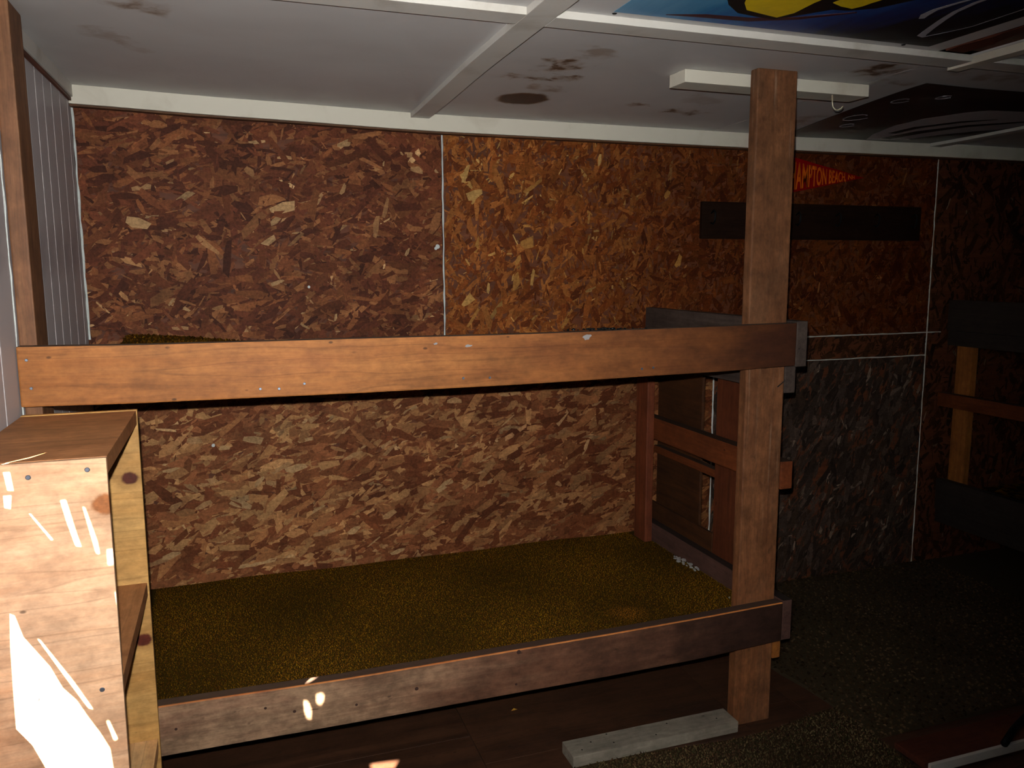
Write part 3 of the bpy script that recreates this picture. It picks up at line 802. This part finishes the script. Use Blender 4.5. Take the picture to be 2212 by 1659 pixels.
# ------------------------------------------------------------------ carpets with real pile
M['pile'] = attr_mat('carpet_pile', rough=0.95, spec=0.05, grain=False)
def carpet(name, outline, z0, z1, cols, spacing, hgt, seed, label, cat, base_col, group=None, patches=(), cull=None, edge=None, lift=None):
    """a slab with a tuft field; outline = (x0, x1, y0, y1)"""
    x0, x1, y0, y1 = outline
    root = thing(name, ((x0 + x1) / 2, (y0 + y1) / 2, z0), label, cat, group)
    mt = plain(name + '_backing', base_col, 0.95, spec=0.05)
    nx, ny = max(2, int((x1 - x0) / 0.04)), max(2, int((y1 - y0) / 0.04))
    R = np.random.default_rng(seed)
    wave = R.uniform(0, 6.28, 6)
    def top(x, y):
        z = z1 if lift is None else z1 + lift(x, y)
        return z + 0.004 * (np.sin(5 * x + wave[0]) * np.sin(4 * y + wave[1]) + 0.5 * np.sin(11 * x + 7 * y + wave[2]))
    def edge_in(x, y):
        if edge is None: return (x, y)
        return edge(x, y)
    verts, faces = [], []
    for lay in (0, 1):
        for j in range(ny + 1):
            for i in range(nx + 1):
                x = x0 + (x1 - x0) * i / nx; y = y0 + (y1 - y0) * j / ny
                ex, ey = edge_in(x, y)
                verts.append((ex, ey, z0 if lay == 0 else float(top(ex, ey))))
    N = (nx + 1) * (ny + 1)
    for j in range(ny):
        for i in range(nx):
            a = j * (nx + 1) + i
            faces.append((a, a + nx + 1, a + nx + 2, a + 1))
            faces.append((N + a, N + a + 1, N + a + nx + 2, N + a + nx + 1))
    rim = [i for i in range(nx + 1)] + [j * (nx + 1) + nx for j in range(1, ny + 1)] + [ny * (nx + 1) + i for i in range(nx - 1, -1, -1)] + [j * (nx + 1) for j in range(ny - 1, 0, -1)]
    for a, b in zip(rim, rim[1:] + rim[:1]): faces.append((a, b, N + b, N + a))
    me = mesh_py('backing', verts, faces)
    o = add('backing', me, mt); o.parent = root
    set_world(o, (0, 0, 0), Matrix.Identity(3).to_quaternion())
    gx = np.arange(x0 + spacing / 2, x1, spacing); gy = np.arange(y0 + spacing / 2, y1, spacing)
    X, Y = np.meshgrid(gx, gy); X = X.ravel(); Y = Y.ravel()
    X = X + R.uniform(-.5, .5, X.size) * spacing; Y = Y + R.uniform(-.5, .5, Y.size) * spacing
    if cull is not None:
        k = cull(X, Y); X = X[k]; Y = Y[k]
    if edge is not None:
        E = [edge(a, b) for a, b in zip(X, Y)]
        X = np.array([e[0] for e in E]); Y = np.array([e[1] for e in E])
    n = X.size
    Z = top(X, Y) - 0.002
    r = spacing * R.uniform(0.45, 0.8, n); a0 = R.uniform(0, 6.28, n)
    H = hgt * R.uniform(0.6, 1.3, n)
    tx = R.normal(0, 0.45, n) * H; ty = R.normal(0, 0.45, n) * H
    V = np.zeros((n, 4, 3), np.float32)
    for k in range(3):
        an = a0 + k * 2.0944
        V[:, k, 0] = X + r * np.cos(an); V[:, k, 1] = Y + r * np.sin(an); V[:, k, 2] = Z
    V[:, 3, 0] = X + tx; V[:, 3, 1] = Y + ty; V[:, 3, 2] = Z + H
    b = (np.arange(n) * 4)[:, None]
    F = np.concatenate([b + np.array([[0, 1, 3]]), b + np.array([[1, 2, 3]]), b + np.array([[2, 0, 3]])], 1).reshape(-1, 3)
    me = bpy.data.meshes.new('pile')
    me.vertices.add(n * 4); me.vertices.foreach_set('co', V.ravel())
    me.loops.add(F.size); me.loops.foreach_set('vertex_index', F.ravel().astype(np.int32))
    me.polygons.add(len(F)); me.polygons.foreach_set('loop_start', np.arange(0, F.size, 3, dtype=np.int32))
    me.update(); me.validate()
    C = np.array([L3(*c) for c in cols], np.float32)
    pick = R.integers(0, len(cols), n)
    c = C[pick] * R.uniform(0.55, 1.35, n)[:, None]
    blotch = 0.85 + 0.3 * np.sin(9 * X + 3) * np.sin(7 * Y + 1)
    c *= blotch[:, None]
    for (px, py, pr, pc) in patches:
        w = np.clip(1.4 - np.hypot((X - px), (Y - py)) / pr, 0, 1)[:, None]
        c = c * (1 - w) + np.array(L3(*pc), np.float32) * w * R.uniform(0.6, 1.3, n)[:, None]
    C4 = np.ones((n, 4, 4), np.float32); C4[:, :, :3] = c[:, None, :]; C4[:, :3, :3] *= 0.55  # tuft roots coloured darker, as shade deep in the pile
    ca_ = me.color_attributes.new('Col', 'FLOAT_COLOR', 'POINT')
    ca_.data.foreach_set('color', C4.ravel())
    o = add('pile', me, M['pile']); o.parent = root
    set_world(o, (0, 0, 0), Matrix.Identity(3).to_quaternion())
    o['kind'] = 'stuff'
    return root

GOLD = [(140, 100, 20), (118, 80, 15), (158, 116, 27), (96, 62, 15), (128, 80, 24), (106, 84, 20)]
carpet('bed_carpet', (XL + 0.04, 1.655, 2.126, 3.094), 0.341, 0.354, GOLD, 0.0046, 0.0055, 21,
       'olive gold carpet covering the lower bunk', 'carpet', (58, 44, 12), patches=((1.22, 2.33, 0.06, (150, 98, 30)),),
       cull=lambda X, Y: (X > -0.3) & ~((X > 1.612) & (Y > 2.944)) & (X > XL + 0.045) & ~((X > 1.505) & (Y < 2.165)))
carpet('bed_carpet', (XL + 0.12, 1.640, 2.166, 3.094), 1.229, 1.240, GOLD, 0.011, 0.008, 22,
       'gold carpet lying on the upper bunk', 'carpet', (70, 52, 14), lift=lambda x, y: 0.040 * np.clip((0.12 - x) / 0.42, 0, 1) ** 1.0 * np.clip((y - 2.6) / 0.45, 0, 1))
carpet('bed_carpet', (3.43, 5.44, 2.166, 3.094), 0.341, 0.354, GOLD, 0.05, 0.010, 23,
       'shadowed carpet on the far right lower bunk', 'carpet', (50, 38, 12))

MOSS = [(112, 96, 66), (92, 72, 50), (128, 112, 78), (76, 72, 46), (104, 76, 54), (78, 56, 42)]
def rug_edge(x, y):
    # the far edge of the rug wanders
    t = max(0.0, (y - 1.6) / 0.5)
    return (x, y + t * 0.022 * math.sin(x * 7.0 + 0.5) + t * 0.05 * max(0.0, (1.62 - x)) * 0.0)
carpet('floor_rug', (0.78, 1.90, 1.20, 2.070), 0.001, 0.008, MOSS, 0.0070, 0.009, 24,
       'mottled brown green shag rug in front of the pale plank', 'rug', (54, 44, 30), edge=rug_edge,
       cull=lambda X, Y: (Y > 1.62) & ~((X > 1.495) & (Y > 2.10)))
DULL = [(100, 78, 54), (82, 63, 43), (110, 88, 62), (68, 52, 36)]
def rug2_edge(x, y):
    t = max(0.0, 1 - (x - 1.90) / 0.5)
    return (x + t * (0.05 * max(0.0, min(1.0, (2.35 - y) / 0.35)) - 0.03 + 0.012 * math.sin(9 * y)), y)
carpet('floor_rug', (1.90, 5.40, 1.905, 3.085), 0.001, 0.014, DULL, 0.016, 0.008, 25,
       'dull dark brown rug spread towards the far bunk', 'rug', (66, 56, 42), edge=rug2_edge,
       cull=lambda X, Y: (X < 3.32))

# ------------------------------------------------------------------ bookcase-like shelf unit by the left wall
PX0, PX1 = XL + 0.004, -0.220
unit = thing('shelf_unit', (-0.34, 1.82, 0), 'narrow plywood shelf unit against the white plank wall', 'shelf unit')
M['ply_near'] = wood('plywood_near', (216, 178, 144), (200, 152, 114), ring=0.9, fine=0.35, stain=(168, 112, 72), stain_amt=0.4,
                     knots=((0.113, 0.0, 0.505, 0.026, 0.022),), knot_col=(176, 108, 58), blot=(120, 92, 72), blot_amt=0.3)
near = board('side_panel', (PX0, 1.560, 0.0), (PX1, 1.572, 1.179), M['ply_near'], unit, grain='x', bevel=0.0008)
for x, z in ((-0.343, 1.154), (-0.251, 1.160), (-0.255, 0.747), (-0.36, 0.748)):
    s = disc('screw', (x, 1.5595, z), (0, -1, 0), 0.0048, M['screw'], near, 0.3)
M['ply_far'] = wood('plywood_far', (200, 156, 94), (172, 124, 66), ring=0.9, fine=0.4,
                    knots=((0.094, 0.0, 0.428, 0.022, 0.017), (0.100, 0.0, 0.021, 0.021, 0.018)), knot_col=(96, 36, 18))
far = board('side_panel', (PX0, 2.064, 0.0), (PX1 + 0.002, 2.078, 1.182), M['ply_far'], unit, grain='x', bevel=0.0008)
board('top_board', (PX0, 1.5725, 1.148), (PX1, 2.0635, 1.180), M['ply_top'], unit, grain='x', bevel=0.001)
board('shelf', (PX0, 1.5725, 0.724), (PX1 - 0.002, 2.0635, 0.757), M['ply_top'], unit, grain='y', bevel=0.001)
board('shelf', (PX0, 1.5725, 0.317), (PX1 - 0.002, 2.0635, 0.349), M['ply'], unit, grain='y', bevel=0.001)
board('back_panel', (PX0 - 0.003, 1.5725, 0.0), (PX0 + 0.003, 2.0635, 1.147), M['ply_dark'], unit, grain='y', bevel=0.0)

# ------------------------------------------------------------------ things on the floor
pale = board('floor_plank', (0.918, 2.088, 0.0012), (1.506, 2.176, 0.0385), M['pale'], None, grain='x', bevel=0.003)
pale.location.z += 0.0
tag(pale, 'pale grey plank with screw holes lying against the front post', 'plank')
for x, y in ((0.959, 2.115), (1.002, 2.144), (1.067, 2.167), (1.069, 2.118), (1.279, 2.157), (1.215, 2.112), (1.449, 2.129)):
    disc('screw_hole', (x, y, 0.0386), (0, 0, 1), 0.0032, M['dark'], pale, 0.1)
low = thing('floor_step', (2.6, 1.75, 0), 'low brown board with a white front edge at bottom right', 'board')
board('step_board', (1.895, 1.706, 0.020), (4.2, 1.826, 0.040), M['redbrown'], low, grain='x')
board('front_edge', (1.905, 1.694, 0.012), (4.2, 1.7055, 0.041), M['white2'], low, grain='x', bevel=0.002)
board('runner', (2.1, 1.72, 0.0), (2.14, 1.81, 0.0195), M['redbrown'], low, grain='y')
board('runner', (3.6, 1.72, 0.0), (3.64, 1.81, 0.0195), M['redbrown'], low, grain='y')
def tube(name, pts, r, mat, parent=None, seg=8):
    verts, faces = [], []
    pts = [Vector(p) for p in pts]
    for i, p in enumerate(pts):
        d = (pts[min(i + 1, len(pts) - 1)] - pts[max(i - 1, 0)]).normalized()
        a = d.orthogonal().normalized() if i == 0 else (a0 - d * a0.dot(d)).normalized()
        a0 = a; b = d.cross(a)
        for k in range(seg):
            t = 2 * math.pi * k / seg
            verts.append(p + (a * math.cos(t) + b * math.sin(t)) * r - pts[0])
    n = len(pts)
    for i in range(n - 1):
        for k in range(seg):
            faces.append((i * seg + k, i * seg + (k + 1) % seg, (i + 1) * seg + (k + 1) % seg, (i + 1) * seg + k))
    faces.append(tuple(range(seg - 1, -1, -1))); faces.append(tuple(range((n - 1) * seg, n * seg)))
    me = mesh_py(name, verts, faces)
    for p in me.polygons: p.use_smooth = True
    o = add(name, me, mat)
    if parent is not None: o.parent = parent
    set_world(o, pts[0], Matrix.Identity(3).to_quaternion())
    return o
tag(tube('iron_rod', [(2.19, 1.690, 0.053), (2.30, 1.745, 0.053), (2.55, 1.84, 0.054), (2.75, 1.90, 0.055)], 0.011, M['iron'], None, 12),
    'black rod resting across the low brown board', 'rod')

# small crumbs: dark debris on the upper rail, chips on the lower bunk, a leaf scrap on the floor
def crumbs(name, spots, mats_r, mat, label, cat):
    bm = bmesh.new()
    rnd = random.Random(5)
    for (x, y, z, r) in spots:
        mtx = Matrix.Translation((x, y, z + r * 0.4)) @ Matrix.Rotation(rnd.uniform(0, 6), 4, 'Z') @ Matrix.Diagonal((r, r * rnd.uniform(0.5, 1), r * 0.55, 1))
        bmesh.ops.create_icosphere(bm, subdivisions=1, radius=1.0, matrix=mtx)
    for v in bm.verts:
        v.co += Vector((rnd.uniform(-1, 1), rnd.uniform(-1, 1), rnd.uniform(-1, 1))) * 0.0008
    o = add(name, mesh_bm(name, bm), mat)
    return tag(o, label, cat, kind='stuff')
rnd = random.Random(3)
crumbs('dirt_crumbs', [(1.03 + rnd.gauss(0, 0.06), 2.105 + rnd.uniform(-0.01, 0.014), 1.3335, rnd.uniform(0.003, 0.007)) for _ in range(40)], 1, M['iron'],
       'black dirt crumbs on the upper rail', 'dirt')
crumbs('paint_chips', [(1.628 - 0.16 * (t - 2.62) * 0.3 + rnd.uniform(-0.012, 0.02), t, 0.3645, rnd.uniform(0.004, 0.011)) for t in [2.56 + 0.006 * k + rnd.uniform(-0.008, 0.008) for k in range(28)]] + [(1.60, 2.30, 0.3645, 0.006)], 1, M['chip'],
       'white paint chips along the lower end board', 'paint chips')
M['leaf'] = plain('leaf_yellow', (200, 150, 60))
lf = mesh_py('leaf_scrap', [(-0.012, 0, 0), (0, -0.005, 0.004), (0.013, 0.001, 0.001), (0.001, 0.006, 0.005), (0, 0, -0.0005)], [(0, 1, 3), (1, 2, 3), (0, 4, 1), (1, 4, 2), (2, 4, 3), (3, 4, 0)])
tag(add('leaf_scrap', lf, M['leaf'], None, (0.857, 2.458, 0.0006)), 'tiny yellow leaf scrap on the floor under the bunk', 'leaf')

# ------------------------------------------------------------------ ceiling cleat with hook, wall rack, pennant, posters
cleat = thing('ceiling_cleat', (1.65, 2.25, 2.057), 'white block on the ceiling behind the front post', 'block')
board('block', (1.310, 2.200, 2.055), (1.990, 2.292, 2.0925), M['white'], cleat, grain='x', bevel=0.002)
tube('hook', [(1.858, 2.214, 2.056), (1.858, 2.213, 2.035), (1.861, 2.212, 2.018), (1.869, 2.211, 2.010), (1.880, 2.210, 2.010), (1.890, 2.209, 2.014), (1.896, 2.208, 2.021)], 0.0022, M['hook'], cleat, 10)['label'] = 'white cup hook'

rack = thing('coat_rack', (2.53, 3.08, 1.63), 'dark wooden coat rack board on the strand board wall', 'coat rack')
board('back_board', (1.934, 3.079, 1.632), (3.137, 3.0975, 1.790), M['rack'], rack, grain='x')
for x in (1.980, 2.200, 2.420, 2.640, 2.860, 3.080):
    tube('hook', [(x, 3.080, 1.740), (x, 3.058, 1.752), (x - 0.002, 3.044, 1.738), (x - 0.002, 3.048, 1.708), (x, 3.062, 1.694), (x, 3.079, 1.700)], 0.004, M['iron'], rack)

# felt pennant; its lettering shrinks towards the tip
M['felt_red'] = plain('felt_red', (132, 14, 16), 0.95, spec=0.05)
M['felt_orange'] = plain('felt_orange', (214, 100, 20), 0.9, spec=0.05)
pen = thing('felt_pennant', (2.5, 3.095, 1.917), 'red felt pennant with orange letters beside the front post', 'pennant')
PB, PT, PZ, PS = 2.345, 2.802, 1.917, 0.193
hb = (PT - PB) * PS
n = 24
vv, ff = [], []
for i in range(n + 1):
    x = PB + (PT - PB) * i / n; hh = max(0.0006, (PT - x) * PS)
    yy = 3.0955 - 0.004 * math.sin(i * 0.5) * (i / n) - 0.001
    for dz in (-hh, hh):
        vv.append((x, yy, PZ + dz)); vv.append((x, yy + 0.0015, PZ + dz))
for i in range(n):
    a = i * 4; b = a + 4
    ff += [(a, b, b + 2, a + 2), (a + 1, a + 3, b + 3, b + 1), (a, a + 1, b + 1, b), (a + 2, b + 2, b + 3, a + 3)]
ff += [(0, 2, 3, 1), (n * 4, n * 4 + 1, n * 4 + 3, n * 4 + 2)]
o = add('felt', mesh_py('felt', vv, ff), M['felt_red']); o.parent = pen; set_world(o, (0, 0, 0), Matrix.Identity(3).to_quaternion())
def text_mesh(s):
    cu = bpy.data.curves.new('t', 'FONT'); cu.body = s; cu.size = 1.0; cu.extrude = 0.0; cu.resolution_u = 3; cu.offset = 0.018
    tmp = bpy.data.objects.new('t', cu); COL.objects.link(tmp)
    dg = bpy.context.evaluated_depsgraph_get()
    me = bpy.data.meshes.new_from_object(tmp.evaluated_get(dg))
    bpy.data.objects.remove(tmp); bpy.data.curves.remove(cu)
    return me
def letters(body, x0, x1, frac, bold):
    me = text_mesh(body)
    co = np.zeros(len(me.vertices) * 3, np.float32); me.vertices.foreach_get('co', co); co = co.reshape(-1, 3)
    mnx, mxx = co[:, 0].min(), co[:, 0].max(); mxy = 0.73
    u = (co[:, 0] - mnx) / (mxx - mnx)
    # letters narrow with the pennant: x advances geometrically
    k = 0.7
    x = x0 + (x1 - x0) * (1 - np.exp(-k * u)) / (1 - math.exp(-k))
    hh = (PT - x) * PS * frac
    z = PZ + (co[:, 1] / mxy * 2 - 1) * hh
    co2 = np.stack([x, np.full_like(x, 3.0885), z], 1)
    me.vertices.foreach_set('co', co2.astype(np.float32).ravel()); me.update()
    o = add('lettering', me, M['felt_orange']); o.parent = pen
    set_world(o, (0, 0, 0), Matrix.Identity(3).to_quaternion())
    sm = o.modifiers.new('thickness', 'SOLIDIFY'); sm.thickness = 0.0012
    return o
letters('HAMPTON BEACH,', 2.385, 2.692, 0.82, 1)
letters('NH', 2.704, 2.740, 0.6, 1)

# posters pinned to the ceiling
def streak_mat(name, stops, axis_scale, rough=0.4, noise_amt=0.25, dirv=(1, 0, 0), span=(0.86, 1.80)):
    mt, nt, bs = new_mat(name)
    g = NT(nt)
    tc = g.n('ShaderNodeTexCoord'); p = tc.outputs['Object']
    d = g.vec('DOT_PRODUCT', p, dirv)
    nz = g.noise(g.vec('MULTIPLY', p, axis_scale), 1.0, 5, 0.6, 0.6)
    t = g.math('ADD', g.rng(d, span[0], span[1]), g.math('MULTIPLY', g.math('SUBTRACT', nz, 0.5), noise_amt))
    c = g.ramp(t, stops)
    g.link(c, bs.inputs['Base Color'])
    bs.inputs['Roughness'].default_value = rough
    bs.inputs['Specular IOR Level'].default_value = 0.4
    return mt
M['poster_blue'] = streak_mat('poster_blue', [(0.0, lin(104, 160, 196)), (0.25, lin(46, 122, 170)), (0.45, lin(24, 78, 148)), (0.62, lin(14, 40, 96)), (0.75, lin(10, 12, 22)), (1.0, lin(8, 8, 10))],
                              (18, 2.5, 1), dirv=(0.86, 0.51, 0), span=(1.58, 2.40), noise_amt=0.5)
M['yellow'] = plain('print_yellow', (232, 200, 30), 0.4)
M['black'] = plain('print_black', (8, 9, 12), 0.45)
M['maroon'] = plain('print_maroon', (64, 26, 34), 0.45)
M['silver'] = plain('print_silver', (168, 170, 182), 0.4)
M['grey_print'] = plain('print_grey', (190, 186, 190), 0.5)
M['white_print'] = paint('print_border', (206, 200, 208), rough=0.4, dirt_amt=0.1)

def sheet(name, x0, x1, y0, y1, mat, parent, drop=0.002, wave=0.0, skew=None):
    nx, ny = 20, 20
    vv, ff = [], []
    for lay in (0, 1):
        for j in range(ny + 1):
            for i in range(nx + 1):
                x = x0 + (x1 - x0) * i / nx; y = y0 + (y1 - y0) * j / ny
                if skew: x, y = skew(x, y)
                z = zc(x, y) - drop - wave * math.sin(6 * x + 3 * y) ** 2 + lay * 0.0008
                vv.append((x, y, z))
    N = (nx + 1) * (ny + 1)
    for j in range(ny):
        for i in range(nx):
            a = j * (nx + 1) + i
            ff.append((a, a + nx + 1, a + nx + 2, a + 1)); ff.append((N + a, N + a + 1, N + a + nx + 2, N + a + nx + 1))
    rim = [i for i in range(nx + 1)] + [j * (nx + 1) + nx for j in range(1, ny + 1)] + [ny * (nx + 1) + i for i in range(nx - 1, -1, -1)] + [j * (nx + 1) for j in range(ny - 1, 0, -1)]
    for a, b in zip(rim, rim[1:] + rim[:1]): ff.append((a, b, N + b, N + a))
    o = add(name, mesh_py(name, vv, ff), mat); o.parent = parent
    set_world(o, (0, 0, 0), Matrix.Identity(3).to_quaternion())
    return o
def patch(name, pts, mat, parent, drop):
    """flat printed shape (thin) on a ceiling poster"""
    vv = [(x, y, zc(x, y) - drop) for x, y in pts] + [(x, y, zc(x, y) - drop + 0.0005) for x, y in pts]
    n = len(pts)
    ff = [tuple(range(n)), tuple(range(2 * n - 1, n - 1, -1))] + [(i, (i + 1) % n, n + (i + 1) % n, n + i) for i in range(n)]
    bm = bmesh.new()
    bv = [bm.verts.new(v) for v in vv]
    for f in ff: bm.faces.new([bv[i] for i in f])
    bmesh.ops.recalc_face_normals(bm, faces=bm.faces[:])
    o = add(name, mesh_bm(name, bm), mat); o.parent = parent
    set_world(o, (0, 0, 0), Matrix.Identity(3).to_quaternion())
    return o
def stroke(name, pts, widths, mat, parent, drop):
    L, R_ = [], []
    P = [Vector((x, y)) for x, y in pts]
    for i, p in enumerate(P):
        d = (P[min(i + 1, len(P) - 1)] - P[max(i - 1, 0)]).normalized(); nn = Vector((-d.y, d.x))
        L.append(tuple(p + nn * widths[i])); R_.append(tuple(p - nn * widths[i]))
    return patch(name, L + R_[::-1], mat, parent, drop)

pos1 = thing('ceiling_poster', (1.33, 1.4, 2.088), 'blue ceiling poster with yellow shapes and a pale script stroke', 'poster')
sheet('sheet', 0.867, 1.797, 0.45, 1.777, M['poster_blue'], pos1, 0.002)
patch('printed_shadow', [(1.05, 1.60), (1.085, 1.645), (1.14, 1.690), (1.20, 1.700), (1.25, 1.705), (1.285, 1.66), (1.33, 1.60), (1.37, 1.595), (1.42, 1.56), (1.50, 1.40), (1.05, 1.30)], M['black'], pos1, 0.0032)
patch('printed_shape', [(1.09, 1.58), (1.111, 1.622), (1.145, 1.662), (1.201, 1.676), (1.245, 1.687), (1.262, 1.645), (1.257, 1.571), (1.27, 1.40), (1.09, 1.40)], M['yellow'], pos1, 0.0042)
patch('printed_shape', [(1.296, 1.558), (1.33, 1.572), (1.366, 1.578), (1.376, 1.555), (1.379, 1.530), (1.42, 1.36), (1.296, 1.36)], M['yellow'], pos1, 0.0042)
stroke('printed_streak', [(0.99, 1.755), (1.08, 1.735), (1.20, 1.725), (1.30, 1.68), (1.40, 1.60)], [0.002, 0.012, 0.014, 0.010, 0.004], M['maroon'], pos1, 0.0028)
stroke('printed_swash', [(1.575, 1.585), (1.560, 1.560), (1.552, 1.523), (1.560, 1.469), (1.58, 1.40)], [0.006, 0.010, 0.007, 0.005, 0.004], M['silver'], pos1, 0.0042)
stroke('printed_swash', [(1.706, 1.704), (1.688, 1.695), (1.660, 1.640), (1.630, 1.575), (1.608, 1.520), (1.597, 1.456), (1.60, 1.38)], [0.005, 0.010, 0.009, 0.008, 0.007, 0.006, 0.005], M['silver'], pos1, 0.0042)
stroke('printed_line', [(1.706, 1.700), (1.730, 1.64), (1.744, 1.596), (1.741, 1.456), (1.74, 1.35)], [0.0012] * 5, M['silver'], pos1, 0.0042)
for px, py in ((0.875, 1.79), (1.72, 1.786)):
    disc('pin', (px, py, ZC - 0.002), (0, 0, -1), 0.006, M['iron'], pos1)

M['poster_dark'] = streak_mat('poster_dark', [(0.0, lin(52, 44, 44)), (0.3, lin(16, 14, 16)), (0.55, lin(34, 32, 34)), (0.75, lin(10, 9, 10)), (1.0, lin(24, 20, 20))],
                              (5, 22, 1), dirv=(0.3, 0.95, 0), span=(2.6, 3.9), noise_amt=0.9)
pos2 = thing('ceiling_banner', (2.7, 2.6, 2.08), 'black and grey banner on the ceiling right of the front post', 'banner')
def skew2(x, y):
    t = (y - 2.11) / 0.95
    if x < 2.6: x += (2.6 - x) / 0.46 * 0.17 * max(0, t) ** 1.3
    return (x, y)
sheet('sheet', 2.14, 3.135, 2.115, 3.055, M['poster_dark'], pos2, 0.003, 0.002, skew2)
patch('printed_field', [(2.74, 3.03), (2.66, 2.90), (2.60, 2.72), (2.60, 2.58), (2.66, 2.44), (2.72, 2.38), (2.86, 2.36), (3.05, 2.30), (3.12, 2.28), (3.12, 2.62), (3.05, 2.82), (2.95, 2.98)], M['grey_print'], pos2, 0.0058)
stroke('printed_streak', [(2.80, 2.98), (2.82, 2.80), (2.90, 2.64), (3.04, 2.52), (3.12, 2.47)], [0.030, 0.035, 0.026, 0.016, 0.006], M['black'], pos2, 0.0068)
stroke('printed_streak', [(2.72, 2.86), (2.72, 2.72), (2.80, 2.58), (2.90, 2.50)], [0.020, 0.024, 0.018, 0.004], M['black'], pos2, 0.0068)
stroke('printed_streak', [(2.93, 2.97), (2.98, 2.86), (3.06, 2.74), (3.11, 2.69)], [0.022, 0.028, 0.026, 0.016], M['black'], pos2, 0.0068)
for cx_, cy_, s in ((2.32, 2.62, 0.05), (2.26, 2.34, 0.032), (2.36, 2.25, 0.026), (2.40, 2.76, 0.03)):
    ring = [(cx_ + s * math.cos(t * 0.6) * (1 - t * 0.05), cy_ + 1.5 * s * math.sin(t * 0.6) * (1 - t * 0.05)) for t in range(0, 10)]
    stroke('printed_flourish', ring, [0.002 + 0.002 * math.sin(t * 0.6) ** 2 for t in range(10)], M['silver'], pos2, 0.0062)
